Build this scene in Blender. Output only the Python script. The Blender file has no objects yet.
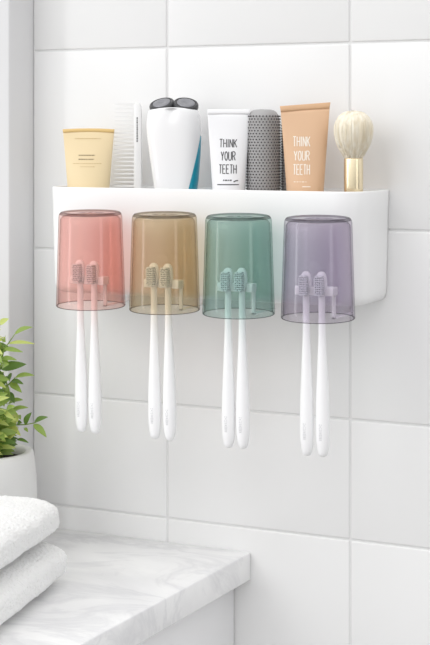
import bpy, bmesh, math, random
from mathutils import Vector, Matrix

S = bpy.context.scene
COL = S.collection
PI = math.pi
rnd = random.Random(7)

# ------------------------------------------------------------------ helpers
def srgb(r, g, b):
    f = lambda c: c / 12.92 if c <= 0.04045 else ((c + 0.055) / 1.055) ** 2.4
    return (f(r), f(g), f(b), 1.0)

def mat(name, color, rough=0.5, metal=0.0, spec=0.5, coat=0.0, sss=0.0, sheen=0.0):
    m = bpy.data.materials.new(name)
    m.use_nodes = True
    b = m.node_tree.nodes['Principled BSDF']
    b.inputs['Base Color'].default_value = color
    b.inputs['Roughness'].default_value = rough
    b.inputs['Metallic'].default_value = metal
    b.inputs['Specular IOR Level'].default_value = spec
    b.inputs['Coat Weight'].default_value = coat
    b.inputs['Sheen Weight'].default_value = sheen
    if sss:
        b.inputs['Subsurface Weight'].default_value = sss
        b.inputs['Subsurface Radius'].default_value = (0.01, 0.01, 0.01)
        b.inputs['Subsurface Scale'].default_value = 0.2
    return m

def add_bump(m, scale, strength, dist=0.001, detail=3.0, stretch=(1, 1, 1)):
    nt = m.node_tree
    tc = nt.nodes.new('ShaderNodeTexCoord')
    mp = nt.nodes.new('ShaderNodeMapping')
    mp.inputs['Scale'].default_value = stretch
    no = nt.nodes.new('ShaderNodeTexNoise')
    no.inputs['Scale'].default_value = scale
    no.inputs['Detail'].default_value = detail
    bu = nt.nodes.new('ShaderNodeBump')
    bu.inputs['Strength'].default_value = strength
    bu.inputs['Distance'].default_value = dist
    nt.links.new(tc.outputs['Object'], mp.inputs['Vector'])
    nt.links.new(mp.outputs['Vector'], no.inputs['Vector'])
    nt.links.new(no.outputs['Fac'], bu.inputs['Height'])
    nt.links.new(bu.outputs['Normal'], nt.nodes['Principled BSDF'].inputs['Normal'])
    return no

def obj(name, bm, m, parent=None, smooth=True, loc=None, recalc=True):
    if recalc:
        bmesh.ops.recalc_face_normals(bm, faces=bm.faces[:])
    me = bpy.data.meshes.new(name)
    bm.to_mesh(me)
    bm.free()
    for p in me.polygons:
        p.use_smooth = smooth
    if m is not None:
        for mm in (m if isinstance(m, (list, tuple)) else [m]):
            me.materials.append(mm)
    o = bpy.data.objects.new(name, me)
    COL.objects.link(o)
    if parent is not None:
        o.parent = parent
    if loc:
        o.location = loc
    return o

def tag(o, label, cat, group=None):
    o['label'] = label
    o['category'] = cat
    if group:
        o['group'] = group
    return o

def thing(name, label, cat, loc=(0, 0, 0), rz=0.0, group=None):
    o = bpy.data.objects.new(name, None)
    o.empty_display_size = 0.02
    COL.objects.link(o)
    o.location = loc
    o.rotation_euler = (0, 0, rz)
    return tag(o, label, cat, group)

def structure(o):
    o['kind'] = 'structure'
    return o

def bevel(o, w, seg=3):
    b = o.modifiers.new('edge', 'BEVEL')
    b.width = w
    b.segments = seg
    b.limit_method = 'ANGLE'
    b.angle_limit = math.radians(40)
    b.harden_normals = False
    return o

def box(bm, x0, x1, y0, y1, z0, z1):
    v = [bm.verts.new(p) for p in ((x0, y0, z0), (x1, y0, z0), (x1, y1, z0), (x0, y1, z0),
                                   (x0, y0, z1), (x1, y0, z1), (x1, y1, z1), (x0, y1, z1))]
    for f in ((3, 2, 1, 0), (4, 5, 6, 7), (0, 1, 5, 4), (1, 2, 6, 5), (2, 3, 7, 6), (3, 0, 4, 7)):
        bm.faces.new([v[i] for i in f])

def rings(bm, ringpts, cap0=True, cap1=True, closed=True):
    """skin a list of rings (lists of points, same count)"""
    R = [[bm.verts.new(p) for p in r] for r in ringpts]
    n = len(R[0])
    for a, b in zip(R, R[1:]):
        for i in range(n if closed else n - 1):
            j = (i + 1) % n
            bm.faces.new((a[i], a[j], b[j], b[i]))
    if cap0:
        bm.faces.new(R[0][::-1])
    if cap1:
        bm.faces.new(R[-1])
    return R

def lathe(bm, prof, n=48, c=(0, 0, 0), sx=1.0, sy=1.0):
    """prof: list of (r, z); r==0 ends become poles"""
    R = []
    for r, z in prof:
        if r <= 1e-7:
            R.append([bm.verts.new((c[0], c[1], c[2] + z))])
        else:
            R.append([bm.verts.new((c[0] + sx * r * math.cos(2 * PI * i / n), c[1] + sy * r * math.sin(2 * PI * i / n), c[2] + z)) for i in range(n)])
    for a, b in zip(R, R[1:]):
        if len(a) == 1 and len(b) == 1:
            continue
        for i in range(n):
            j = (i + 1) % n
            if len(a) == 1:
                bm.faces.new((a[0], b[j], b[i]))
            elif len(b) == 1:
                bm.faces.new((a[i], a[j], b[0]))
            else:
                bm.faces.new((a[i], a[j], b[j], b[i]))
    return R

def tube(bm, pts, r, n=8, taper=None):
    pts = [Vector(p) for p in pts]
    rr = []
    up = Vector((0.31, 0.2, 0.93))
    for i, p in enumerate(pts):
        d = (pts[min(i + 1, len(pts) - 1)] - pts[max(i - 1, 0)]).normalized()
        s = d.cross(up)
        if s.length < 1e-3:
            s = d.cross(Vector((1, 0, 0)))
        s.normalize()
        t = s.cross(d)
        q = r if taper is None else r + (taper - r) * i / (len(pts) - 1)
        rr.append([p + q * (math.cos(2 * PI * k / n) * s + math.sin(2 * PI * k / n) * t) for k in range(n)])
    rings(bm, rr)

def interp(tab, z):
    """piecewise smooth interpolation of rows (z, a, b, ...), z ascending"""
    if z <= tab[0][0]:
        return tab[0][1:]
    for lo, hi in zip(tab, tab[1:]):
        if z <= hi[0]:
            t = (z - lo[0]) / (hi[0] - lo[0])
            return tuple(a + (b - a) * t for a, b in zip(lo[1:], hi[1:]))
    return tab[-1][1:]

def crom(tab, z):
    """Catmull-Rom through rows (z, a, b, ...), z ascending"""
    n = len(tab)
    if z <= tab[0][0]:
        return tab[0][1:]
    if z >= tab[-1][0]:
        return tab[-1][1:]
    for i in range(n - 1):
        if z <= tab[i + 1][0]:
            break
    z0, z1 = tab[i][0], tab[i + 1][0]
    h = z1 - z0
    t = (z - z0) / h
    out = []
    for k in range(1, len(tab[0])):
        p0, p1 = tab[i][k], tab[i + 1][k]
        m0 = (p1 - tab[i - 1][k]) / (z1 - tab[i - 1][0]) if i > 0 else (p1 - p0) / h
        m1 = (tab[i + 2][k] - p0) / (tab[i + 2][0] - z0) if i + 2 < n else (p1 - p0) / h
        out.append((2 * t**3 - 3 * t**2 + 1) * p0 + (t**3 - 2 * t**2 + t) * h * m0 + (-2 * t**3 + 3 * t**2) * p1 + (t**3 - t**2) * h * m1)
    return tuple(out)

def spow(c, e):
    return math.copysign(abs(c) ** e, c)

def super_ring(cx, a, b, n, z, N=64, cy=0.0):
    return [(cx + a * spow(math.cos(2 * PI * i / N), 2 / n), cy + b * spow(math.sin(2 * PI * i / N), 2 / n), z) for i in range(N)]

# ------------------------------------------------------------------ materials
M = {}
M['tile'] = mat('glazed_tile', srgb(0.935, 0.935, 0.935), rough=0.22, spec=0.4)
add_bump(M['tile'], 9.0, 0.05, 0.002, 2.0)
M['grout'] = mat('grout', srgb(0.90, 0.90, 0.90), rough=0.9)
M['paint'] = mat('wall_paint', srgb(0.875, 0.875, 0.88), rough=0.6)
M['plastic'] = mat('white_plastic', srgb(0.955, 0.955, 0.955), rough=0.3, spec=0.45)
M['brush_white'] = mat('brush_white', srgb(0.965, 0.965, 0.97), rough=0.28, spec=0.5)
M['bristle_grey'] = mat('bristle_grey', srgb(0.93, 0.94, 0.95), rough=0.6)
M['imprint'] = mat('imprint_grey', srgb(0.86, 0.86, 0.87), rough=0.6)
M['cream'] = mat('cream_tube', srgb(0.925, 0.845, 0.685), rough=0.38, spec=0.4)
M['cream_seal'] = mat('cream_seal', srgb(0.88, 0.75, 0.50), rough=0.45)
M['cream_print'] = mat('cream_print', srgb(0.80, 0.69, 0.49), rough=0.6)
M['dark_print'] = mat('dark_print', srgb(0.62, 0.55, 0.42), rough=0.6)
M['tan'] = mat('tan_tube', srgb(0.88, 0.73, 0.595), rough=0.38, spec=0.4)
M['tan_seal'] = mat('tan_seal', srgb(0.84, 0.68, 0.53), rough=0.45)
M['white_print'] = mat('white_print', srgb(0.98, 0.94, 0.89), rough=0.6)
M['tube_white'] = mat('tube_white', srgb(0.95, 0.95, 0.96), rough=0.35)
M['grey_print'] = mat('grey_print', srgb(0.36, 0.36, 0.37), rough=0.6)
M['comb'] = mat('comb_plastic', srgb(0.94, 0.94, 0.94), rough=0.35)
M['shaver'] = mat('shaver_white', srgb(0.965, 0.965, 0.97), rough=0.22, coat=0.3)
M['teal'] = mat('teal_plastic', srgb(0.10, 0.60, 0.70), rough=0.3)
M['dark'] = mat('dark_plastic', srgb(0.20, 0.20, 0.21), rough=0.3)
M['steel'] = mat('grey_foil', srgb(0.56, 0.56, 0.58), rough=0.35, metal=0.4)
M['barrel'] = mat('barrel_grey', srgb(0.66, 0.655, 0.655), rough=0.6)
M['nub'] = mat('nub_dark', srgb(0.27, 0.26, 0.27), rough=0.6)
M['gold'] = mat('gold_metal', srgb(0.95, 0.89, 0.76), rough=0.22, metal=0.9)
M['hair'] = mat('hair_strand', srgb(0.96, 0.925, 0.845), rough=0.7)
def streak(m, c0, c1, scale, stretch):
    nt = m.node_tree
    tc = nt.nodes.new('ShaderNodeTexCoord'); mp = nt.nodes.new('ShaderNodeMapping'); no = nt.nodes.new('ShaderNodeTexNoise'); rp = nt.nodes.new('ShaderNodeValToRGB')
    mp.inputs['Scale'].default_value = stretch
    no.inputs['Scale'].default_value = scale
    no.inputs['Detail'].default_value = 3.0
    rp.color_ramp.elements[0].position = 0.35; rp.color_ramp.elements[0].color = c0
    rp.color_ramp.elements[1].position = 0.62; rp.color_ramp.elements[1].color = c1
    nt.links.new(tc.outputs['Object'], mp.inputs[0]); nt.links.new(mp.outputs[0], no.inputs['Vector'])
    nt.links.new(no.outputs['Fac'], rp.inputs[0]); nt.links.new(rp.outputs[0], nt.nodes['Principled BSDF'].inputs['Base Color'])
streak(M['hair'], srgb(0.93, 0.885, 0.79), srgb(0.975, 0.95, 0.89), 260.0, (1, 1, 0.06))
M['pot'] = mat('ceramic_pot', srgb(0.88, 0.88, 0.875), rough=0.45)
add_bump(M['pot'], 40.0, 0.12, 0.002)
M['soil'] = mat('soil', srgb(0.16, 0.12, 0.09), rough=0.95)
add_bump(M['soil'], 260.0, 0.9, 0.004)
M['stem'] = mat('stem_green', srgb(0.50, 0.60, 0.26), rough=0.5)
M['cabinet'] = mat('cabinet_white', srgb(0.93, 0.93, 0.935), rough=0.4)
M['towel'] = mat('terry_white', srgb(0.94, 0.94, 0.938), rough=0.95, spec=0.1, sheen=0.15)
add_bump(M['towel'], 420.0, 0.55, 0.003, 2.0)
M['floor'] = mat('floor_tile', srgb(0.62, 0.61, 0.60), rough=0.4)

def leaf_mat(name, c):
    m = mat(name, c, rough=0.4, spec=0.35)
    nt = m.node_tree
    out = nt.nodes['Material Output']
    tr = nt.nodes.new('ShaderNodeBsdfTranslucent')
    tr.inputs['Color'].default_value = (min(1, c[0] * 1.5), min(1, c[1] * 1.4), c[2] * 0.8, 1)
    mx = nt.nodes.new('ShaderNodeMixShader')
    mx.inputs['Fac'].default_value = 0.3
    nt.links.new(nt.nodes['Principled BSDF'].outputs[0], mx.inputs[1])
    nt.links.new(tr.outputs[0], mx.inputs[2])
    nt.links.new(mx.outputs[0], out.inputs[0])
    return m
LEAF = [leaf_mat('leaf_light', srgb(0.77, 0.82, 0.50)), leaf_mat('leaf_mid', srgb(0.56, 0.66, 0.35)), leaf_mat('leaf_dark', srgb(0.39, 0.51, 0.26))]

def marble():
    m = mat('marble', srgb(0.93, 0.93, 0.93), rough=0.25)
    nt = m.node_tree
    N, L = nt.nodes, nt.links
    tc = N.new('ShaderNodeTexCoord')
    mp = N.new('ShaderNodeMapping')
    mp.inputs['Rotation'].default_value = (0.3, 0.5, 0.55)
    mp.inputs['Scale'].default_value = (1.3, 2.1, 1.5)
    n1 = N.new('ShaderNodeTexNoise')
    n1.inputs['Scale'].default_value = 5.0
    n1.inputs['Detail'].default_value = 6.0
    n1.inputs['Roughness'].default_value = 0.62
    n1.inputs['Distortion'].default_value = 1.1
    # thin veins where the noise crosses its middle value
    sub = N.new('ShaderNodeMath'); sub.operation = 'SUBTRACT'; sub.inputs[1].default_value = 0.5
    ab = N.new('ShaderNodeMath'); ab.operation = 'ABSOLUTE'
    r1 = N.new('ShaderNodeValToRGB')
    r1.color_ramp.elements[0].position = 0.0
    r1.color_ramp.elements[0].color = srgb(0.93, 0.93, 0.935)
    r1.color_ramp.elements[1].position = 0.07
    r1.color_ramp.elements[1].color = srgb(0.985, 0.985, 0.985)
    n2 = N.new('ShaderNodeTexNoise')
    n2.inputs['Scale'].default_value = 4.0
    n2.inputs['Detail'].default_value = 5.0
    n2.inputs['Distortion'].default_value = 0.8
    r2 = N.new('ShaderNodeValToRGB')
    r2.color_ramp.elements[0].position = 0.42
    r2.color_ramp.elements[0].color = srgb(1, 1, 1)
    r2.color_ramp.elements[1].position = 0.72
    r2.color_ramp.elements[1].color = srgb(0.925, 0.925, 0.93)
    mx = N.new('ShaderNodeMix'); mx.data_type = 'RGBA'; mx.blend_type = 'MULTIPLY'
    mx.inputs[0].default_value = 1.0
    L.new(tc.outputs['Object'], mp.inputs[0])
    L.new(mp.outputs[0], n1.inputs['Vector'])
    L.new(mp.outputs[0], n2.inputs['Vector'])
    L.new(n1.outputs['Fac'], sub.inputs[0]); L.new(sub.outputs[0], ab.inputs[0]); L.new(ab.outputs[0], r1.inputs[0])
    L.new(n2.outputs['Fac'], r2.inputs[0])
    L.new(r1.outputs[0], mx.inputs[6]); L.new(r2.outputs[0], mx.inputs[7])
    L.new(mx.outputs[2], N['Principled BSDF'].inputs['Base Color'])
    return m
M['marble'] = marble()

def clear_tint(name, c, edge=1.0):
    """tinted clear plastic: absorption per surface, longer path at grazing angles, fresnel gloss"""
    m = bpy.data.materials.new(name)
    m.use_nodes = True
    nt = m.node_tree
    N, L = nt.nodes, nt.links
    N.remove(N['Principled BSDF'])
    lw = N.new('ShaderNodeLayerWeight'); lw.inputs['Blend'].default_value = 0.5
    p5 = N.new('ShaderNodeMath'); p5.operation = 'POWER'; p5.inputs[1].default_value = 5.0
    fr = N.new('ShaderNodeMath'); fr.operation = 'MULTIPLY_ADD'; fr.inputs[1].default_value = 0.25; fr.inputs[2].default_value = 0.042
    p3 = N.new('ShaderNodeMath'); p3.operation = 'POWER'; p3.inputs[1].default_value = 5.0
    mc = N.new('ShaderNodeMix'); mc.data_type = 'RGBA'
    d = [0.62 * x**1.6 for x in c]
    mc.inputs[6].default_value = (c[0]**edge, c[1]**edge, c[2]**edge, 1)
    mc.inputs[7].default_value = (d[0], d[1], d[2], 1)
    tr = N.new('ShaderNodeBsdfTransparent')
    gl = N.new('ShaderNodeBsdfGlossy'); gl.inputs['Roughness'].default_value = 0.04
    mx = N.new('ShaderNodeMixShader')
    L.new(lw.outputs['Facing'], p5.inputs[0]); L.new(p5.outputs[0], fr.inputs[0])
    L.new(lw.outputs['Facing'], p3.inputs[0]); L.new(p3.outputs[0], mc.inputs[0])
    L.new(mc.outputs[2], tr.inputs['Color'])
    L.new(fr.outputs[0], mx.inputs[0]); L.new(tr.outputs[0], mx.inputs[1]); L.new(gl.outputs[0], mx.inputs[2])
    L.new(mx.outputs[0], N['Material Output'].inputs[0])
    return m

# ------------------------------------------------------------------ the setting
CORNER = -0.2328
def tiled_wall():
    bm = bmesh.new()
    g = 0.0020
    xs = [CORNER, -0.0588, 0.1566, 0.372, 0.5874, 0.8028, 1.0182, 1.2336]
    base = [0.0, 0.217, 0.437, 0.657, 0.8755, 1.0005]
    for i in range(len(xs) - 1):
        mid = 1.1663 if i == 0 else 1.1985
        zs = base + [mid, 1.392, 1.612, 1.832, 2.052, 2.272, 2.45]
        for z0, z1 in zip(zs, zs[1:]):
            box(bm, xs[i] + g / 2, xs[i + 1] - g / 2, 0.0, 0.009, z0 + g / 2, z1 - g / 2)
    o = structure(bevel(obj('wall_back', bm, M['tile'], smooth=True), 0.0016, 3))
    b2 = bmesh.new()
    box(b2, CORNER, 1.2336, 0.0015, 0.12, 0.0, 2.45)
    obj('grout', b2, M['grout'], parent=o, smooth=False)
tiled_wall()

bm = bmesh.new()
box(bm, -1.5, CORNER - 0.0004, -0.048, 0.12, 0.0, 2.45)
structure(bevel(obj('wall_left', bm, M['paint'], smooth=True), 0.002, 2))

bm = bmesh.new()
box(bm, -1.5, 1.2336, -3.0, 0.12, -0.05, 0.0)
structure(obj('floor', bm, M['floor'], smooth=False))

# ------------------------------------------------------------------ cabinet and marble top
def countertop():
    bm = bmesh.new()
    pts = [(-0.98, -0.56), (0.043, -0.56), (0.043, -0.0008), (CORNER + 0.001, -0.0008), (CORNER + 0.001, -0.0495), (-0.98, -0.0495)]
    rings(bm, [[(x, y, 0.82) for x, y in pts], [(x, y, 0.85) for x, y in pts]])
    return bevel(obj('countertop', bm, M['marble'], smooth=True), 0.0018, 3)
tag(countertop(), 'white marble countertop with soft grey veins under the towels and plant pot', 'countertop')

cab = thing('vanity_cabinet', 'plain white vanity cabinet carrying the marble countertop', 'cabinet', (0, 0, 0))
bm = bmesh.new()
pts = [(-0.96, -0.525), (0.024, -0.525), (0.024, -0.002), (CORNER + 0.004, -0.002), (CORNER + 0.004, -0.0525), (-0.96, -0.0525)]
rings(bm, [[(x, y, 0.08) for x, y in pts], [(x, y, 0.8195) for x, y in pts]])
box(bm, -0.94, 0.004, -0.48, -0.06, 0.0, 0.08)
bevel(obj('body', bm, M['cabinet'], cab), 0.001, 2)
for x0, x1 in ((-0.955, -0.470), (-0.466, 0.019)):
    bm = bmesh.new()
    box(bm, x0, x1, -0.543, -0.5255, 0.085, 0.812)
    bevel(obj('door', bm, M['cabinet'], cab), 0.0015, 2)

# ------------------------------------------------------------------ wall shelf
SX0, SX1, SD = -0.1685, 0.2001, 0.082
Z_RIM, Z_BOT, Z_TRAY = 1.2402, 1.1258, 1.192
SR = 0.030
def shelf_outline(inset, back):
    x0, x1, d = SX0 + inset, SX1 - inset, SD - inset
    r = max(0.004, SR - inset)
    pts = [(x0, back)]
    for k in range(2, 12):
        pts.append((x0, back + (-d + r - back) * k / 12))
    for k in range(13):
        a = PI + (PI / 2) * k / 12
        pts.append((x0 + r + r * math.cos(a), -d + r + r * math.sin(a)))
    for k in range(1, 24):
        pts.append((x0 + r + (x1 - x0 - 2 * r) * k / 24, -d))
    for k in range(13):
        a = -PI / 2 + (PI / 2) * k / 12
        pts.append((x1 - r + r * math.cos(a), -d + r + r * math.sin(a)))
    for k in range(2, 12):
        pts.append((x1, -d + r + (back + d - r) * k / 12))
    pts.append((x1, back))
    return pts

shelf = thing('wall_shelf', 'long white wall-mounted tray holding the grooming items above the tinted cups', 'shelf', (0, 0, 0))
bm = bmesh.new()
lv = []
H = Z_RIM - Z_BOT
for z, ins in ((Z_BOT, 0.0125), (Z_BOT + 0.0006, 0.0090), (Z_BOT + 0.002, 0.0062), (Z_BOT + 0.0045, 0.0042), (Z_BOT + 0.0085, 0.0031),
               (Z_BOT + 0.014, 0.0026), (Z_BOT + 0.05, 0.0016), (Z_RIM - 0.02, 0.0005), (Z_RIM - 0.0016, 0.0), (Z_RIM - 0.0004, 0.0004), (Z_RIM, 0.0011)):
    lv.append([(x, y, z) for x, y in shelf_outline(ins, -0.0006)])
lv.append([(x, y, Z_RIM) for x, y in shelf_outline(0.0021, -0.0032)])
lv.append([(x, y, Z_RIM - 0.0006) for x, y in shelf_outline(0.0028, -0.0038)])
lv.append([(x, y, Z_TRAY + 0.003) for x, y in shelf_outline(0.0034, -0.0042)])
lv.append([(x, y, Z_TRAY) for x, y in shelf_outline(0.006, -0.0065)])
rings(bm, lv)
obj('body', bm, M['plastic'], shelf)

CUPX = (-0.0848, 0.0022, 0.0855, 0.1708)
CUPY, CUPZ, CUP_H, CUP_R = -0.1195, 1.1192, 0.0975, 0.0360
HOOK = ((-0.1092, -0.0690, -0.0728), (-0.0217, 0.0187, 0.0162), (0.0621, 0.1006, 0.0978), (0.1465, 0.1875, 0.1838))
NECK = ((-0.0964, -0.0800), (-0.0083, 0.0070), (0.0736, 0.0905), (0.1583, 0.1747))
BRY = -0.1185
for (hx0, hx1, lx), (n0, n1) in zip(HOOK, NECK):
    bm = bmesh.new()
    zt, zb = 1.1492, 1.1408
    yb0, yb1 = BRY + 0.0060, BRY + 0.0095          # back bar behind the necks
    w = 0.0036
    box(bm, hx0, hx1, yb0, yb1, zb, zt)
    for fx0, fx1 in ((hx0, n0 - w), (n0 + w, n1 - w), (n1 + w, hx1)):
        box(bm, fx0, fx1, BRY - 0.002, yb0 + 0.0004, zb, zt)
    box(bm, lx - 0.0019, lx + 0.0019, yb1 - 0.0028, yb1, 1.1176, zb + 0.001)
    box(bm, lx - 0.0019, lx + 0.0019, yb1 - 0.0028, -0.060, 1.1176, 1.1200)
    box(bm, lx - 0.0019, lx + 0.0019, -0.0628, -0.060, 1.1176, Z_BOT + 0.0008)
    bevel(obj('brush_hook', bm, M['plastic'], shelf), 0.0008, 2)

# ------------------------------------------------------------------ tinted cups
TINT = (('pink', (0.968, 0.838, 0.815), 'translucent pink upside-down cup, leftmost under the tray'),
        ('brown', (0.915, 0.868, 0.780), 'translucent olive-brown upside-down cup between the pink and green ones'),
        ('green', (0.800, 0.880, 0.862), 'translucent teal-green upside-down cup between the brown and purple ones'),
        ('purple', (0.880, 0.855, 0.897), 'translucent purple upside-down cup, rightmost under the tray'))
def cup_bm():
    bm = bmesh.new()
    h, R, rt = CUP_H, CUP_R, 0.0328
    wall = 0.0017
    o = [(R - wall, 0.0), (R - 0.0006, -0.0004), (R, 0.0004)]
    for k in range(1, 9):
        z = (h - 0.006) * k / 8
        o.append((R - (R - rt) * (z / h) ** 1.0, z))
    r1 = o[-1][0]
    for k in range(1, 6):
        a = PI / 2 * k / 5
        o.append((r1 - 0.0035 + 0.0035 * math.cos(a), h - 0.006 + 0.006 * math.sin(a)))
    o += [(r1 - 0.0055, h - 0.0001), (r1 - 0.0065, h - 0.0012), (0.0022, h - 0.0014), (0.0019, h - 0.0008), (0.0, h - 0.0008)]
    i = [(0.0, h - 0.0034), (r1 - 0.008, h - 0.0034), (r1 - wall - 0.002, h - 0.0046), (r1 - wall, h - 0.0075)]
    for k in range(7, -1, -1):
        z = (h - 0.008) * k / 8
        i.append((R - wall - (R - rt) * (z / h), z))
    lathe(bm, o + i[:-1] + [(R - wall, 0.0)], 72)
    bmesh.ops.remove_doubles(bm, verts=bm.verts[:], dist=1e-6)
    return bm
for x, (nm, c, lab) in zip(CUPX, TINT):
    o = obj('tinted_cup', cup_bm(), [clear_tint('clear_' + nm, c), clear_tint('thick_' + nm, [0.50 * q**1.6 for q in c])])
    for p in o.data.polygons:      # moulded rims, where the plastic is thickest
        zc = sum(o.data.vertices[v].co.z for v in p.vertices) / len(p.vertices)
        rc = Vector((p.center.x, p.center.y)).length
        if zc < 0.0007 or (zc > CUP_H - 0.0030 and rc > 0.0288) or (zc > CUP_H - 0.0015 and rc < 0.002):
            p.material_index = 1
    o.location = (x, CUPY, CUPZ)
    o.rotation_euler = (math.radians(2.15), math.radians(1.0), 0)
    tag(o, lab, 'cup', 'tinted cups hanging under the tray')

# ------------------------------------------------------------------ toothbrushes (origin at the lower tip of the handle)
BR_L = 0.1790
def toothbrush():
    t = bpy.data.objects.new('toothbrush', None)
    t.empty_display_size = 0.02
    COL.objects.link(t)
    prof = [(0.0, 0.0), (0.0024, 0.0002), (0.0040, 0.0013), (0.0050, 0.0040), (0.0060, 0.0085), (0.0066, 0.0145), (0.0069, 0.022), (0.0070, 0.030), (0.0069, 0.040),
            (0.0065, 0.054), (0.0058, 0.070), (0.0050, 0.086), (0.0043, 0.102), (0.0037, 0.116), (0.0034, 0.128), (0.0033, 0.150), (0.0033, 0.156), (0.0, 0.158)]
    bm = bmesh.new()
    lathe(bm, prof, 28, sx=1.0, sy=0.88)
    obj('handle', bm, M['brush_white'], t)
    # paddle head: rounded slab
    bm = bmesh.new()
    zc, hh, hw = 0.1672, 0.0120, 0.0056
    out = []
    for k in range(40):
        a = 2 * PI * k / 40
        x, z = math.cos(a), math.sin(a)
        out.append((hw * spow(x, 0.75), hh * spow(z, 0.8)))
    lev = []
    for y, s in ((-0.0026, 0.80), (-0.0022, 0.94), (-0.0012, 1.0), (0.0010, 1.0), (0.0024, 0.90), (0.0030, 0.72)):
        lev.append([(x * s, y, zc + z * (1 - (1 - s) * 0.5)) for x, z in out])
    rings(bm, lev)
    obj('head', bm, M['brush_white'], t)
    bm = bmesh.new()
    for r in range(9):
        for c in range(4):
            x = (c - 1.5) * 0.00205
            z = zc - 0.0100 + r * 0.00218
            if r in (0, 8) and c in (0, 3):
                x *= 0.8
            L = 0.0080 + 0.0007 * ((r + c) % 2)
            pr = [[(x + 0.00108 * q * math.cos(2 * PI * k / 8), y, z + 0.00108 * q * math.sin(2 * PI * k / 8)) for k in range(8)]
                  for y, q in ((-0.0022, 0.9), (-0.0022 - L + 0.001, 1.0), (-0.0022 - L, 0.8))]
            rings(bm, pr)
    obj('bristles', bm, M['bristle_grey'], t)
    # small unreadable vertical imprint on the handle
    bm = bmesh.new()
    rr = random.Random(3)
    z = 0.0165
    while z < 0.0325:
        h = rr.uniform(0.0009, 0.0016)
        w = rr.uniform(0.0009, 0.0017)
        x0 = -0.0002 - w
        pr = []
        for xx in (x0, x0 + w * 2):
            yy = -0.88 * math.sqrt(0.00695**2 - xx * xx) - 0.00012
            pr.append((xx, yy))
        v = [bm.verts.new((pr[0][0], pr[0][1], z)), bm.verts.new((pr[1][0], pr[1][1], z)), bm.verts.new((pr[1][0], pr[1][1], z + h)), bm.verts.new((pr[0][0], pr[0][1], z + h))]
        bm.faces.new(v)
        z += h + rr.uniform(0.0003, 0.0006)
    obj('imprint', bm, M['imprint'], t)['label'] = 'small grey imprint running up the handle'
    return t
BR = ((-0.0984, 1.1661, -0.0965, 'pink', 0), (-0.0815, 1.1654, -0.0800, 'pink', 1), (-0.0109, 1.1646, -0.0094, 'olive-brown', 0), (0.0052, 1.1644, 0.0080, 'olive-brown', 1),
      (0.0732, 1.1650, 0.0741, 'teal-green', 0), (0.0885, 1.1650, 0.0901, 'teal-green', 1), (0.1577, 1.1644, 0.1589, 'purple', 0), (0.1741, 1.1647, 0.1758, 'purple', 1))
proto = toothbrush()
for i, (hx, hz, bx, colour, right) in enumerate(BR):
    if i == 0:
        t = proto
    else:
        t = proto.copy()
        COL.objects.link(t)
        for ch in list(proto.children):
            c = ch.copy()
            COL.objects.link(c)
            c.parent = t
    bz = (0.9869, 0.9864, 0.9867, 0.9865, 0.9848, 0.9853, 0.9845, 0.9848)[i]
    t.location = (bx, BRY, bz)
    t.rotation_euler = (0, math.asin((hx - bx) / BR_L), 0)
    tag(t, 'white toothbrush hanging in the %s cup, %s one of its pair' % (colour, 'right' if right else 'left'), 'toothbrush', 'toothbrushes hanging under the cups')

# ------------------------------------------------------------------ lettering (strokes on a unit letter box)
GLYPH = {
    'T': [[(0, 1), (1, 1)], [(.5, 1), (.5, 0)]],
    'H': [[(0, 1), (0, 0)], [(1, 1), (1, 0)], [(0, .5), (1, .5)]],
    'I': [[(.5, 1), (.5, 0)]],
    'N': [[(0, 0), (0, 1)], [(0, 1), (1, 0)], [(1, 0), (1, 1)]],
    'K': [[(0, 1), (0, 0)], [(1, 1), (.05, .42)], [(.3, .58), (1, 0)]],
    'Y': [[(0, 1), (.5, .45)], [(1, 1), (.5, .45)], [(.5, .45), (.5, 0)]],
    'O': [[(.5 + .5 * math.cos(2 * PI * k / 16), .5 + .5 * math.sin(2 * PI * k / 16)) for k in range(17)]],
    'U': [[(0, 1), (0, .25)] + [(.5 - .5 * math.cos(PI * k / 8), .25 - .25 * math.sin(PI * k / 8)) for k in range(1, 8)] + [(1, .25), (1, 1)]],
    'R': [[(0, 0), (0, 1), (.6, 1), (.95, .87), (.95, .65), (.6, .5), (0, .5)], [(.45, .5), (1, 0)]],
    'E': [[(1, 1), (0, 1), (0, 0), (1, 0)], [(0, .52), (.8, .52)]],
}
def stroke(bm, surf, pts, w):
    """ribbon of width w along pts=(x,z), laid on surf(x,z)->y"""
    P = []
    for (xa, za), (xb, zb) in zip(pts, pts[1:]):
        n = max(2, int(math.hypot(xb - xa, zb - za) / 0.0012))
        for k in range(n):
            P.append((xa + (xb - xa) * k / n, za + (zb - za) * k / n))
    P.append(pts[-1])
    prev = None
    for i, (x, z) in enumerate(P):
        a, b = P[max(0, i - 1)], P[min(len(P) - 1, i + 1)]
        dx, dz = b[0] - a[0], b[1] - a[1]
        l = math.hypot(dx, dz) or 1
        nx, nz = -dz / l * w / 2, dx / l * w / 2
        q = [bm.verts.new((x + s * nx, surf(x + s * nx, z + s * nz) - 0.00022, z + s * nz)) for s in (1, -1)]
        if prev:
            bm.faces.new((prev[0], prev[1], q[1], q[0]))
        prev = q

def word(bm, surf, text, x0, x1, z0, z1, w):
    wd = {'I': 0.35}
    tot = sum(wd.get(c, 1.0) for c in text) + 0.42 * (len(text) - 1)
    u = (x1 - x0) / tot
    x = x0
    for c in text:
        cw = wd.get(c, 1.0) * u
        for s in GLYPH[c]:
            stroke(bm, surf, [(x + px * cw, z0 + pz * (z1 - z0)) for px, pz in s], w)
        x += cw + 0.42 * u

def dashes(bm, surf, x0, x1, z, h, seed, gap=0.0009):
    rr = random.Random(seed)
    x = x0
    while x < x1 - 0.0004:
        l = min(rr.uniform(0.0009, 0.0028), x1 - x)
        stroke(bm, surf, [(x, z), (x + l, z)], h)
        x += l + gap

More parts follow.
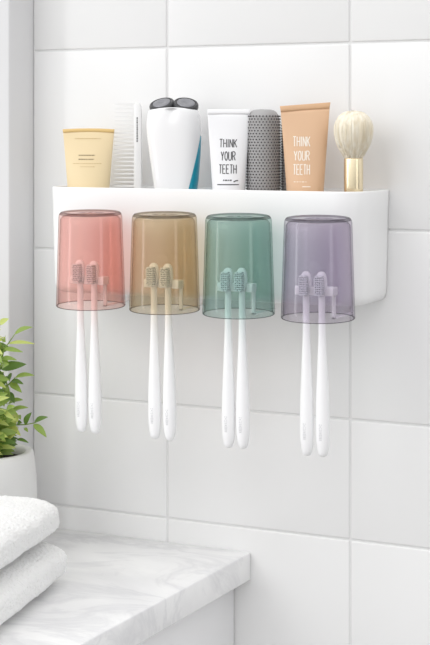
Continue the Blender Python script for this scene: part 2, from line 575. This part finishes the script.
# ------------------------------------------------------------------ cosmetic tubes
def squeeze_tube(t, m_body, m_seal, z_seal0, z_seal1, w_base, w_vis, z_vis, w_top, b_base, b_vis, slant=0.0, arch=0.0, top_w=None):
    """soft tube standing on its cap: round at the cap, pinched to a flat seal at the top. Local z is measured from the tray floor."""
    top_w = top_w or w_top
    tabA = [(0.014, w_base), (0.018, w_base + 0.0004), (z_vis, w_vis), (z_seal0, w_top)]
    tabB = [(0.014, b_base), (0.018, b_base + 0.0003), (z_vis, b_vis), (z_seal0 - 0.004, 0.0024), (z_seal0, 0.0015)]
    def dims(z):
        return interp(tabA, z)[0], interp(tabB, z)[0]
    bm = bmesh.new()
    R = []
    zs = [0.014 + (z_seal0 - 0.014) * k / 44 for k in range(45)]
    for k, z in enumerate(zs):
        a, b = dims(z)
        f = (z - 0.014) / (z_seal0 - 0.014)
        R.append([(x, y, z + slant * x * f**6 - arch * (x / w_top)**2 * f**6) for x, y, _ in super_ring(0, a, b, 2.0, z, 72)])
    rings(bm, R)
    body = obj('tube', bm, m_body, t)
    bm = bmesh.new()
    R = []
    for z, e in ((z_seal0 - 0.0003, 0.0011), (z_seal0, 0.0019), (z_seal0 + 0.3 * (z_seal1 - z_seal0), 0.0019), (z_seal1 - 0.0005, 0.0018), (z_seal1, 0.0012)):
        ww = w_top + (top_w - w_top) * (z - z_seal0) / (z_seal1 - z_seal0)
        R.append([(x, y, z + slant * x - arch * (x / w_top)**2) for x, y, _ in super_ring(0, ww, e, 5.0, z, 72)])
    rings(bm, R)
    seal = obj('crimped_seal', bm, m_seal, t)
    bm = bmesh.new()
    lathe(bm, [(0.0, 0.0), (w_base * 0.78, 0.0), (w_base * 0.8, 0.001), (w_base * 0.8, 0.0128), (w_base * 0.77, 0.0139), (0.0, 0.0139)], 40, sy=b_base / w_base)
    obj('cap', bm, m_seal, t)
    def surf(x, z):
        a, b = dims(z)
        q = min(0.999, abs(x / a))
        return -b * math.sqrt(1 - q * q)
    return surf

RZ = math.radians(20)
# cream tube (leftmost)
t = thing('squeeze_tube', 'pale yellow cream tube with faint small print, leftmost item in the tray', 'tube', (-0.1314, -0.046, Z_TRAY), RZ, 'squeeze tubes in the tray')
def zl(v, k):
    return 1.2983 - (v - 133) * k - Z_TRAY
k = 0.0010924
sf = squeeze_tube(t, M['cream'], M['cream_seal'], zl(131.5, k), zl(128.3, k), 0.0205, 0.0232, zl(187, k), 0.0283, 0.0185, 0.0150, arch=0.001, top_w=0.0288)
bm = bmesh.new()
dashes(bm, sf, -0.0145, 0.014, zl(138.6, k), 0.0011, 1, 0.0012)
obj('heading_print', bm, M['cream_print'], t)
bm = bmesh.new()
dashes(bm, sf, -0.0155, 0.0155, zl(163.4, k), 0.0007, 2)
dashes(bm, sf, -0.0070, 0.0085, zl(166.6, k), 0.0008, 4)
obj('small_print', bm, M['cream_print'], t)
bm = bmesh.new()
dashes(bm, sf, -0.0095, 0.0085, zl(155.2, k), 0.0012, 5, 0.0005)
dashes(bm, sf, -0.0095, 0.0075, zl(159.2, k), 0.0013, 6, 0.0005)
obj('title_print', bm, M['dark_print'], t)

# white tube
k = 0.0010402
t = thing('squeeze_tube', 'white tube printed THINK YOUR TEETH in grey letters beside the grey hairbrush', 'tube', (0.0428, -0.054, Z_TRAY), RZ, 'squeeze tubes in the tray')
sf = squeeze_tube(t, M['tube_white'], M['tube_white'], zl(114, k), zl(109.3, k), 0.0150, 0.0171, zl(189, k), 0.0222, 0.0145, 0.0125, top_w=0.0224)
bm = bmesh.new()
word(bm, sf, 'THINK', -0.0089, 0.0089, zl(147.2, k), zl(139.2, k), 0.00095)
word(bm, sf, 'YOUR', -0.0072, 0.0075, zl(160.2, k), zl(151.6, k), 0.00095)
word(bm, sf, 'TEETH', -0.0091, 0.0087, zl(173.2, k), zl(164.6, k), 0.00095)
stroke(bm, sf, [(-0.0110, zl(184.3, k)), (0.0115, zl(184.3, k))], 0.0011)
dashes(bm, sf, -0.0048, 0.0042, zl(180, k), 0.0014, 8, 0.0006)
stroke(bm, sf, [(0.0062, zl(181.6, k)), (0.0085, zl(180.4, k)), (0.0107, zl(180.2, k))], 0.0012)
obj('lettering', bm, M['grey_print'], t)['label'] = 'grey lettering THINK YOUR TEETH'

# tan tube
k = 0.0010218
t = thing('squeeze_tube', 'tan tube printed THINK YOUR TEETH in white letters beside the makeup brush', 'tube', (0.1257, -0.046, Z_TRAY), RZ, 'squeeze tubes in the tray')
sf = squeeze_tube(t, M['tan'], M['tan_seal'], zl(109.8, k), zl(104.2, k), 0.0172, 0.0191, zl(189, k), 0.0250, 0.0165, 0.0145, slant=0.075, top_w=0.0259)
bm = bmesh.new()
word(bm, sf, 'THINK', -0.0118, 0.0052, zl(146.2, k), zl(136.6, k), 0.0010)
word(bm, sf, 'YOUR', -0.0107, 0.0048, zl(160.2, k), zl(151, k), 0.0010)
word(bm, sf, 'TEETH', -0.0114, 0.0051, zl(174.2, k), zl(164.4, k), 0.0010)
dashes(bm, sf, -0.0108, 0.0035, zl(181.5, k), 0.0008, 9, 0.0012)
stroke(bm, sf, [(-0.002, zl(186.3, k)), (0.0062, zl(186.3, k))], 0.0009)
obj('lettering', bm, M['white_print'], t)['label'] = 'white lettering THINK YOUR TEETH'

# ------------------------------------------------------------------ comb
k = 0.0010919
t = thing('comb', 'white comb standing upright between the yellow tube and the shaver', 'comb', (-0.0938, -0.026, Z_TRAY), math.radians(18))
z_top = zl(104.5, k)
bm = bmesh.new()
out = []
xs0, xs1 = 0.0072, 0.0160
prof = [(xs0, 0.0), (xs1 - 0.001, 0.0), (xs1, 0.002), (xs1 - 0.0002, z_top - 0.004), (xs1 - 0.0022, z_top + 0.0012), (xs1 - 0.006, z_top + 0.0022), (xs0, z_top + 0.0008)]
rings(bm, [[(x, y, z) for x, z in prof] for y in (-0.0022, 0.0022)])
bevel(obj('spine', bm, M['comb'], t), 0.0009, 2)
nt_ = 31
for i in range(nt_):
    z = 0.004 + (z_top - 0.004) * i / (nt_ - 1)
    th = 0.0009 if i < nt_ - 1 else 0.0014
    bm = bmesh.new()
    rings(bm, [[(x, y * q, z + zz * q) for y, zz in ((-0.0018, -th), (0.0018, -th), (0.0018, th), (-0.0018, th))]
               for x, q in ((0.0080, 1.0), (-0.006, 0.85), (-0.0145, 0.6), (-0.0160, 0.3))])
    obj('tooth', bm, M['comb'], t, smooth=False)
bm = bmesh.new()
rr = random.Random(11)
z = zl(142, k)
while z < zl(117, k):
    h = rr.uniform(0.0006, 0.0016)
    v = [bm.verts.new((x, -0.00235, zz)) for x, zz in ((0.0104, z), (0.0119, z), (0.0119, z + h), (0.0104, z + h))]
    bm.faces.new(v)
    z += h + 0.0005
obj('imprint', bm, M['grey_print'], t)['label'] = 'grey imprint running up the spine'

# ------------------------------------------------------------------ shaver
k = 0.0010677
t = thing('electric_shaver', 'white electric shaver with two dark grey heads and a teal side', 'shaver', (-0.0290, -0.040, Z_TRAY), RZ)
def px(l, r):
    return ((r + l) / 2 - 174) * k, (r - l) / 2 * k
tab = []
for v, l, r, b, n in ((232, 161.5, 190.5, 0.0125, 2.3), (210, 157.5, 194, 0.0145, 2.4), (189, 154.4, 197.3, 0.0160, 2.5), (160, 150.3, 199.9, 0.0175, 2.5), (140, 147.6, 200.8, 0.0180, 2.5),
                      (126, 146.4, 201, 0.0180, 2.5), (115, 147.4, 200.2, 0.0175, 2.5), (109, 148.8, 198.8, 0.0165, 2.6), (105, 150.6, 197.2, 0.0150, 2.6)):
    cx, a = px(l, r)
    tab.append((zl(v, k), cx, a, b, n))
zb_ = tab[0][0]
tab = [(0.0, tab[0][1], tab[0][2] * 0.97, 0.0120, 2.3)] + tab
def shv(z):
    return crom(tab, z)
def notch(x, cx, a):
    return math.exp(-((x - cx) / (0.16 * a))**2)
bm = bmesh.new()
R = []
zt = zl(109, k)
zs = [0.0] + [0.0015 + (zt - 0.0015) * i / 60 for i in range(61)]
for i, z in enumerate(zs):
    cx, a, b, n = shv(z)
    s = 0.95 if i == 0 else 1.0
    ring = []
    for (x, y, _) in super_ring(cx, a * s, b * s, n, z, 96):
        # crease running down the front between the two heads
        f = max(0.0, (z - zl(126, k)) / (zt - zl(126, k)))
        if y < 0:
            y += 0.005 * f**1.5 * notch(x, cx, a) * (-y / b)
        ring.append((x, y, z - 0.0025 * f**4 * ((x - cx) / a)**2))
    R.append(ring)
# shoulders rounding into the top
cx, a, b, n = shv(zt)
for s, dz in ((0.985, 0.0008), (0.95, 0.0013), (0.8, 0.0016)):
    R.append([(x, y, zt + dz - 0.0025 * ((x - cx) / a)**2) for x, y, _ in super_ring(cx, a * s, b * s, n, zt, 96)])
rings(bm, R)
obj('body', bm, M['shaver'], t)
# teal grip: strip lying on the right flank, widening downwards
bm = bmesh.new()
z0, z1 = 0.004, zl(136, k)
prev = None
for i in range(41):
    z = z0 + (z1 - z0) * i / 40
    cx, a, b, n = shv(z)
    q = min(1.0, max(0.0, (z1 - z) / (z1 - zl(189, k))))
    phi0 = -math.radians(4 + 52 * q**0.75)
    phi1 = math.radians(5 + 45 * q)
    row = []
    for j in range(17):
        p = phi0 + (phi1 - phi0) * j / 16
        off = 1.012 if 0 < j < 16 else 0.995
        row.append(bm.verts.new((cx + a * off * spow(math.cos(p), 2 / n), b * off * spow(math.sin(p), 2 / n), z)))
    if prev:
        for j in range(16):
            bm.faces.new((prev[j], prev[j + 1], row[j + 1], row[j]))
    prev = row
obj('side_grip', bm, M['teal'], t)['label'] = 'teal grip on the side'
# two round heads, tilted outwards and towards the front
for sgn in (-1, 1):
    mtx = Matrix.Translation((cx + sgn * 0.0128, -0.0015, zl(104.6, k))) @ Matrix.Rotation(sgn * math.radians(10), 4, 'Y') @ Matrix.Rotation(math.radians(25), 4, 'X')
    bm = bmesh.new()
    lathe(bm, [(0.0, -0.0046), (0.0120, -0.0046), (0.0134, -0.0036), (0.0139, -0.0018), (0.0137, 0.0006), (0.0128, 0.0020), (0.0116, 0.0024), (0.0110, 0.0019), (0.0, 0.0019)], 48, sy=1.05)
    bmesh.ops.transform(bm, matrix=mtx, verts=bm.verts)
    hd = obj('shaver_head', bm, M['dark'], t)
    bm = bmesh.new()
    lathe(bm, [(0.0, 0.0022), (0.003, 0.0025), (0.0035, 0.0029), (0.0084, 0.0030), (0.0094, 0.0026), (0.0097, 0.0018)], 48, sy=1.05)
    bmesh.ops.transform(bm, matrix=mtx, verts=bm.verts)
    obj('foil', bm, M['steel'], hd)

# ------------------------------------------------------------------ grey round hairbrush
k = 0.0010430
t = thing('hairbrush', 'grey round hairbrush with a dotted barrel between the white and tan tubes', 'hairbrush', (0.0731, -0.034, Z_TRAY), 0)
def nubbed(t, c, r, top, rows, n, nub_r, nub_l, names):
    bm = bmesh.new()
    prof = [(0.0, 0.0), (r * 0.97, 0.0), (r, 0.001), (r, top - 0.012)]
    for q in range(1, 9):
        a = PI / 2 * q / 8
        prof.append((r * (0.42 + 0.58 * math.cos(a)) if q < 8 else r * 0.42, top - 0.012 + 0.012 * math.sin(a)))
    prof.append((0.0, top + 0.0004))
    lathe(bm, prof, 48, c=c)
    obj(names[0], bm, M['barrel'], t)
    bm = bmesh.new()
    for i in range(rows):
        z = 0.006 + (top - 0.013) * i / (rows - 1)
        for j in range(n):
            a = 2 * PI * (j + 0.5 * (i % 2)) / n
            ca, sa = math.cos(a), math.sin(a)
            rr_ = []
            for d, s in ((-0.0004, 1.0), (nub_l * 0.7, 0.8), (nub_l, 0.4)):
                rr_.append([(c[0] + (r + d) * ca - s * nub_r * math.cos(q * PI / 3) * sa, c[1] + (r + d) * sa + s * nub_r * math.cos(q * PI / 3) * ca, c[2] + z + s * nub_r * math.sin(q * PI / 3)) for q in range(6)])
            rings(bm, rr_, cap0=False)
    obj(names[1], bm, M['nub'], t)
nubbed(t, (0, 0, 0), 0.0172, zl(109.5, k), 40, 30, 0.00085, 0.0010, ('barrel', 'bristles'))
nubbed(t, (0.0225, 0.0150, 0), 0.0072, zl(119, k), 40, 13, 0.0008, 0.0010, ('rear_barrel', 'rear_bristles'))

# ------------------------------------------------------------------ makeup brush
k = 0.0010101
t = thing('makeup_brush', 'fluffy cream makeup brush with a gold handle, rightmost item in the tray', 'makeup brush', (0.1771, -0.042, Z_TRAY), 0)
zf = zl(158, k)
bm = bmesh.new()
lathe(bm, [(0.0, 0.0), (0.0090, 0.0), (0.0097, 0.0008), (0.0097, zf - 0.0012), (0.0093, zf), (0.0086, zf), (0.0084, zf - 0.003), (0.0, zf - 0.003)], 56)
obj('handle', bm, M['gold'], t)['label'] = 'brushed gold handle'
hp = [(158.5, 0.0089), (155, 0.0108), (150, 0.0140), (145, 0.0164), (139, 0.0184), (133, 0.0194), (128, 0.0196), (123, 0.0186), (118, 0.0162), (114.5, 0.0128), (112, 0.0080), (110.8, 0.0)]
bm = bmesh.new()
rr = random.Random(5)
ptab = [(zl(v, k), r) for v, r in hp]
NH = 240
amp = [rr.uniform(-1, 1) for _ in range(NH)]
R = []
zs = [ptab[0][0] + (ptab[-1][0] - ptab[0][0]) * (1 - (1 - i / 40)**1.6) for i in range(40)]
for z in zs:
    r = crom(ptab, z)[0]
    f = (z - ptab[0][0]) / (ptab[-1][0] - ptab[0][0])
    R.append([(r * (1 + 0.012 * amp[i]) * math.cos(2 * PI * i / NH), r * (1 + 0.012 * amp[i]) * math.sin(2 * PI * i / NH), z + 0.0006 * amp[(i * 7) % NH] * f**4) for i in range(NH)])
rings(bm, R)
hair = obj('bristles', bm, M['hair'], t)
bm = bmesh.new()
for i in range(420):
    a = rr.uniform(0, 2 * PI)
    s = rr.uniform(0.985, 1.022)
    f0, f1 = rr.uniform(0.0, 0.3), rr.uniform(0.75, 0.985)
    pts = []
    for q in range(9):
        f = f0 + (f1 - f0) * q / 8
        z = ptab[0][0] + (ptab[-1][0] - ptab[0][0]) * f
        r = crom(ptab, z)[0] * s
        pts.append((r * math.cos(a), r * math.sin(a), z))
    tube(bm, pts, 0.00022, 4, 0.00010)
obj('strands', bm, M['hair'], hair)

# ------------------------------------------------------------------ potted plant
t = thing('potted_plant', 'leafy green plant in a pale grey ceramic pot behind the towels', 'plant', (-0.2157, -0.12, 0.8502), 0)
bm = bmesh.new()
lathe(bm, [(0.0, 0.0), (0.036, 0.0), (0.040, 0.0015), (0.0475, 0.018), (0.0535, 0.042), (0.0553, 0.058), (0.0545, 0.078), (0.0530, 0.094), (0.0518, 0.1035), (0.0505, 0.1062), (0.0485, 0.1070), (0.0445, 0.1066),
           (0.0415, 0.1045), (0.0405, 0.100), (0.0405, 0.088), (0.0, 0.088)], 72)
pot = obj('pot', bm, M['pot'], t)
bm = bmesh.new()
prof = [(0.0, 0.0985), (0.012, 0.0993), (0.026, 0.0985), (0.0404, 0.0975), (0.0404, 0.089), (0.0, 0.089)]
lathe(bm, prof, 48)
for v in bm.verts:
    if v.co.z > 0.095 and v.co.xy.length < 0.038:
        v.co.z += rnd.uniform(-0.0012, 0.0016)
obj('soil', bm, M['soil'], t)

OX, OY, OZ = -0.2157, -0.12, 0.8502
def leaf(bm, p0, p1, w, mi, rr, up=None):
    p0, p1 = Vector(p0), Vector(p1)
    d = p1 - p0
    L = d.length
    d.normalize()
    up = up or Vector((0.35 + rr.uniform(-.35, .35), -0.75 + rr.uniform(-.3, .3), 0.55 + rr.uniform(-.35, .45)))
    s = d.cross(up).normalized()
    n = s.cross(d).normalized()
    rows = []
    for i in range(9):
        f = i / 8
        c = p0 + d * L * f + n * (0.10 * L * math.sin(PI * f)) * 0.9 - Vector((0, 0, 0.05 * L * f * f))
        ww = w / 2 * (math.sin(PI * f**0.8)**0.85 if 0 < f < 1 else 0.0) + 0.00025
        rows.append([bm.verts.new(c - s * ww + n * ww * 0.30), bm.verts.new(c - s * ww * 0.5 + n * ww * 0.12), bm.verts.new(c), bm.verts.new(c + s * ww * 0.5 + n * ww * 0.12), bm.verts.new(c + s * ww + n * ww * 0.30)])
    for a, b in zip(rows, rows[1:]):
        for j in range(4):
            fc = bm.faces.new((a[j], a[j + 1], b[j + 1], b[j]))
            fc.material_index = mi

HAND = [
 (-0.1786, -0.12, 1.0839, -0.1592, -0.115, 1.0932, 0.0064, 1), (-0.19, -0.12, 1.0752, -0.1832, -0.13, 1.0837, 0.0048, 1), (-0.1865, -0.12, 1.0738, -0.1583, -0.112, 1.0754, 0.0037, 0), (-0.1918, -0.12, 1.0676, -0.1655, -0.124, 1.0676, 0.0048, 1),
 (-0.1972, -0.12, 1.0555, -0.1705, -0.128, 1.0593, 0.0059, 1), (-0.1972, -0.12, 1.0463, -0.1689, -0.112, 1.0533, 0.0096, 2), (-0.201, -0.12, 1.0638, -0.1946, -0.125, 1.0771, 0.0064, 1),
 (-0.1837, -0.14, 1.0968, -0.1705, -0.143, 1.1041, 0.0059, 0), (-0.1888, -0.14, 1.085, -0.1762, -0.15, 1.093, 0.0064, 0), (-0.1913, -0.14, 1.0668, -0.1736, -0.15, 1.0679, 0.0064, 0),
 (-0.183, -0.112, 1.0366, -0.1613, -0.108, 1.0408, 0.0059, 1), (-0.1872, -0.112, 1.0326, -0.1688, -0.118, 1.0323, 0.0054, 2), (-0.19, -0.112, 1.0303, -0.1714, -0.117, 1.023, 0.007, 1), (-0.1972, -0.112, 1.0274, -0.1846, -0.12, 1.0178, 0.007, 1),
 (-0.1949, -0.112, 1.0203, -0.1776, -0.122, 1.0119, 0.0075, 2), (-0.1929, -0.112, 1.0376, -0.1917, -0.12, 1.0302, 0.0043, 2), (-0.1885, -0.112, 1.0411, -0.1853, -0.12, 1.0338, 0.0037, 2), (-0.2, -0.112, 1.035, -0.1949, -0.12, 1.0429, 0.0054, 2), (-0.2026, -0.112, 1.0198, -0.1897, -0.123, 1.0078, 0.0086, 1),
 (-0.1642, -0.122, 0.9893, -0.1546, -0.124, 1.0042, 0.0064, 2), (-0.1523, -0.122, 0.9925, -0.1355, -0.122, 1.0004, 0.0059, 2), (-0.1535, -0.122, 0.9905, -0.1361, -0.124, 0.9796, 0.007, 1), (-0.1648, -0.122, 0.9857, -0.1579, -0.126, 0.9831, 0.0032, 1),
 (-0.1745, -0.122, 0.9726, -0.157, -0.126, 0.9721, 0.0037, 2), (-0.184, -0.122, 0.9886, -0.1629, -0.132, 0.9806, 0.007, 0), (-0.1742, -0.122, 0.9892, -0.1654, -0.126, 0.992, 0.0054, 2)]
STEMS = [
 [(-0.2126, -0.12, 0.9493), (-0.2087, -0.12, 1.0119), (-0.1972, -0.12, 1.0459), (-0.1921, -0.12, 1.0676), (-0.1865, -0.12, 1.0738), (-0.1786, -0.12, 1.0839)],
 [(-0.2014, -0.14, 0.9489), (-0.1964, -0.14, 1.0157), (-0.19, -0.14, 1.069), (-0.1837, -0.14, 1.0968)],
 [(-0.2103, -0.112, 0.9481), (-0.209, -0.112, 0.9892), (-0.1987, -0.112, 1.0222), (-0.1872, -0.112, 1.0326), (-0.183, -0.112, 1.0366)],
 [(-0.2009, -0.122, 0.9487), (-0.1958, -0.122, 0.9736), (-0.1844, -0.122, 0.9873), (-0.1642, -0.122, 0.9893), (-0.1523, -0.122, 0.992)]]
rr = random.Random(21)
bl = bmesh.new()
for h in HAND:
    leaf(bl, (h[0] - OX, h[1] - OY, h[2] - OZ), (h[3] - OX, h[4] - OY, h[5] - OZ), h[6], h[7], rr)
bs = bmesh.new()
for st in STEMS:
    tube(bs, [(x - OX, y - OY, z - OZ) for x, y, z in st], 0.0011, 6, 0.0005)
# further leafy sprigs around the pot
def inside(p):
    """keep clear of the wall and of the open space to the right of the pot"""
    wx, wy = p.x + OX, p.y + OY
    return wy < -0.056 and wx < -0.186 + 0.63 * (-0.12 - wy)
made = 0
while made < 60:
    a = rr.uniform(0, 2 * PI)
    lean = rr.uniform(0.15, 0.75)
    hgt = rr.uniform(0.03, 0.135)
    if made % 3 == 0:
        hgt = rr.uniform(0.03, 0.09)
        a = rr.uniform(-0.7 * PI, 0.2 * PI)
    base = Vector((0.018 * math.cos(a), 0.018 * math.sin(a), 0.097))
    pts = []
    for q in range(7):
        f = q / 6
        rad = hgt * lean * f**1.5
        pts.append(base + Vector((rad * math.cos(a), rad * math.sin(a), hgt * (f - 0.12 * f * f))))
    if not all(inside(p) for p in pts):
        continue
    made += 1
    tube(bs, pts, 0.0010, 6, 0.0005)
    for q in range(2, 7):
        for sg in (-1, 1, 0) if q == 6 else (-1, 1):
            b0 = pts[q]
            ang = a + sg * rr.uniform(0.7, 1.4)
            L = rr.uniform(0.016, 0.028)
            tip = b0 + Vector((math.cos(ang) * L, math.sin(ang) * L, rr.uniform(-0.006, 0.012)))
            if not inside(tip - Vector((0.012 if pts[-1].z < 0.175 else 0.004, 0, 0))):
                continue
            leaf(bl, b0, tip, rr.uniform(0.0055, 0.0085), rr.choice((0, 0, 1, 1, 2)), rr)
# fuller foliage on the side towards the room, each leaf on a short stalk from the nearest stem
nodes = [Vector(p) - Vector((OX, OY, OZ)) for st in STEMS for p in st[1:]]
for st in STEMS:
    for a_, b_ in zip(st[1:], st[2:]):
        nodes.append((Vector(a_) + Vector(b_)) / 2 - Vector((OX, OY, OZ)))
for i in range(80):
    hz = rr.uniform(0.968, 1.078)
    reach = -0.171 if 0.985 < hz < 1.05 else -0.184
    p0 = Vector((rr.uniform(-0.222, reach - 0.014), rr.uniform(-0.150, -0.098), hz)) - Vector((OX, OY, OZ))
    ang = rr.uniform(-1.5, 0.6)
    L = rr.uniform(0.015, 0.025)
    p1 = p0 + Vector((math.cos(ang) * L, math.sin(ang) * L * 0.7, rr.uniform(-0.009, 0.010)))
    near = min(nodes, key=lambda q: (q - p0).length + (0.02 if q.z > p0.z else 0))
    tube(bs, [near, near.lerp(p0, 0.5) + Vector((0, 0, 0.002)), p0], 0.0006, 5, 0.0004)
    leaf(bl, p0, p1, rr.uniform(0.0052, 0.0080), rr.choice((0, 0, 1, 1, 2)), rr)
obj('stems', bs, M['stem'], t)
obj('foliage', bl, LEAF, t, recalc=False)

# ------------------------------------------------------------------ folded towels
def towel(name, loc, rz, lx, ly, hz, seed, label):
    """folded terry towel: right-hand side is the fold, soft rounded ends"""
    bm = bmesh.new()
    # cross-section in x-z: rounded fold on +x, layers stacked; swept along y with rounded ends
    nS, nY = 96, 70
    R = []
    rr = random.Random(seed)
    ph = [rr.uniform(0, 6.28) for _ in range(8)]
    for j in range(nY + 1):
        f = j / nY
        y = -ly * (0.5 - 0.5 * math.cos(PI * f))          # denser near the ends
        e = min(-y, ly + y) / 0.016
        e = max(0.0, min(1.0, e))
        s = math.sqrt(max(0.0, 1 - (1 - e)**2.4))
        ring = []
        for i in range(nS):
            a = 2 * PI * i / nS
            x = spow(math.cos(a), 0.36 if math.cos(a) > 0 else 0.3)
            z = spow(math.sin(a), 0.52)
            hx = lx / 2 - 0.012 * (1 - s)
            hh = hz / 2 * (0.42 + 0.58 * s)
            X = -lx / 2 + hx * x
            Z = hz / 2 + hh * z * (1 - 0.10 * max(0, x)**8)
            w = 0.0007 * math.sin(70 * X + ph[0]) * math.sin(55 * y + ph[1]) + 0.0005 * math.sin(150 * y + ph[2] + 60 * Z)
            if z > 0:
                Z += w * min(1, z * 2)
            X += 0.0006 * math.sin(90 * y + ph[3]) + 0.0004 * math.sin(210 * Z + ph[4] + 40 * y)
            ring.append((X, y, max(0.0, Z)))
        R.append(ring)
    rings(bm, R)
    o = obj(name, bm, M['towel'])
    sub = o.modifiers.new('dense', 'SUBSURF')
    sub.levels = 2; sub.render_levels = 2
    tex = bpy.data.textures.new('terry', 'CLOUDS')
    tex.noise_scale = 0.003
    tex.noise_depth = 1
    d = o.modifiers.new('terry', 'DISPLACE')
    d.texture = tex; d.strength = 0.0020; d.mid_level = 0.6
    d.texture_coords = 'LOCAL'
    o.location = loc
    o.rotation_euler = (0, 0, rz)
    return tag(o, label, 'towel', 'folded white towels')
towel('folded_towel', (-0.0690, -0.186, 0.8506), math.radians(13), 0.26, 0.30, 0.0432, 1, 'folded white terry towel lying on the marble, bottom of its stack')
towel('folded_towel', (-0.0740, -0.191, 0.8952), math.radians(12), 0.25, 0.30, 0.0412, 2, 'folded white terry towel, topmost of its stack')

# ------------------------------------------------------------------ light
w = bpy.data.worlds.new('daylight')
S.world = w
w.use_nodes = True
bg = w.node_tree.nodes['Background']
bg.inputs['Color'].default_value = (1.0, 1.0, 1.0, 1)
bg.inputs['Strength'].default_value = 1.0
# daylight in a white room: brighter from above and from the window side than from the floor
wn, wl = w.node_tree.nodes, w.node_tree.links
wtc = wn.new('ShaderNodeTexCoord')
wsep = wn.new('ShaderNodeVectorMath')
wsep.operation = 'DOT_PRODUCT'
wsep.inputs[1].default_value = Vector((-0.20, -0.10, 0.94)).normalized()
wramp = wn.new('ShaderNodeMapRange')
wramp.interpolation_type = 'SMOOTHSTEP'
wramp.inputs['From Min'].default_value = -0.7
wramp.inputs['From Max'].default_value = 0.85
wramp.inputs['To Min'].default_value = 0.08
wramp.inputs['To Max'].default_value = 1.40
wl.new(wtc.outputs['Generated'], wsep.inputs[0])
wl.new(wsep.outputs['Value'], wramp.inputs['Value'])
wl.new(wramp.outputs[0], bg.inputs['Color'])

def area(name, loc, target, sx, sy, power, color=(1, 1, 1)):
    l = bpy.data.lights.new(name, 'AREA')
    l.shape = 'RECTANGLE'; l.size = sx; l.size_y = sy
    l.energy = power; l.color = color
    o = bpy.data.objects.new(name, l)
    COL.objects.link(o)
    o.location = loc
    o.rotation_euler = (Vector(target) - Vector(loc)).to_track_quat('-Z', 'Y').to_euler()
    return o
area('window_light', (-1.20, -2.45, 2.80), (0.05, 0, 1.10), 1.5, 1.5, 11.5)
# tall strip lights added at either side for upright streaks in the cups
area('side_streak_light', (-1.62, -1.45, 1.25), (0.05, -0.1, 1.2), 0.24, 2.0, 4.5)
area('side_streak_light', (2.1, -0.95, 1.25), (0.05, -0.1, 1.2), 0.40, 2.0, 3.2)

# ------------------------------------------------------------------ camera
cam = bpy.data.cameras.new('camera')
cam.sensor_fit = 'VERTICAL'
cam.sensor_height = 36.0
F_PX = 1627.0
cam.lens = F_PX / 645.0 * 36.0
cam.shift_y = -(322.5 - 133.0) / 645.0
cam.clip_start = 0.05
cam.clip_end = 30
co = bpy.data.objects.new('camera', cam)
COL.objects.link(co)
psi = math.atan(F_PX / 3275.0)
co.location = (1.76 * math.sin(psi), -1.76 * math.cos(psi), 1.2983)
co.rotation_euler = (PI / 2, 0, psi)
S.camera = co

# ------------------------------------------------------------------ colour and sampling
vs = S.view_settings
S.display_settings.display_device = 'sRGB'
vs.view_transform = 'Standard'
vs.look = 'None'
vs.exposure = 0.12
vs.gamma = 1.0
vs.use_curve_mapping = False
S.cycles.use_denoising = True
S.cycles.max_bounces = 12
S.cycles.transparent_max_bounces = 40
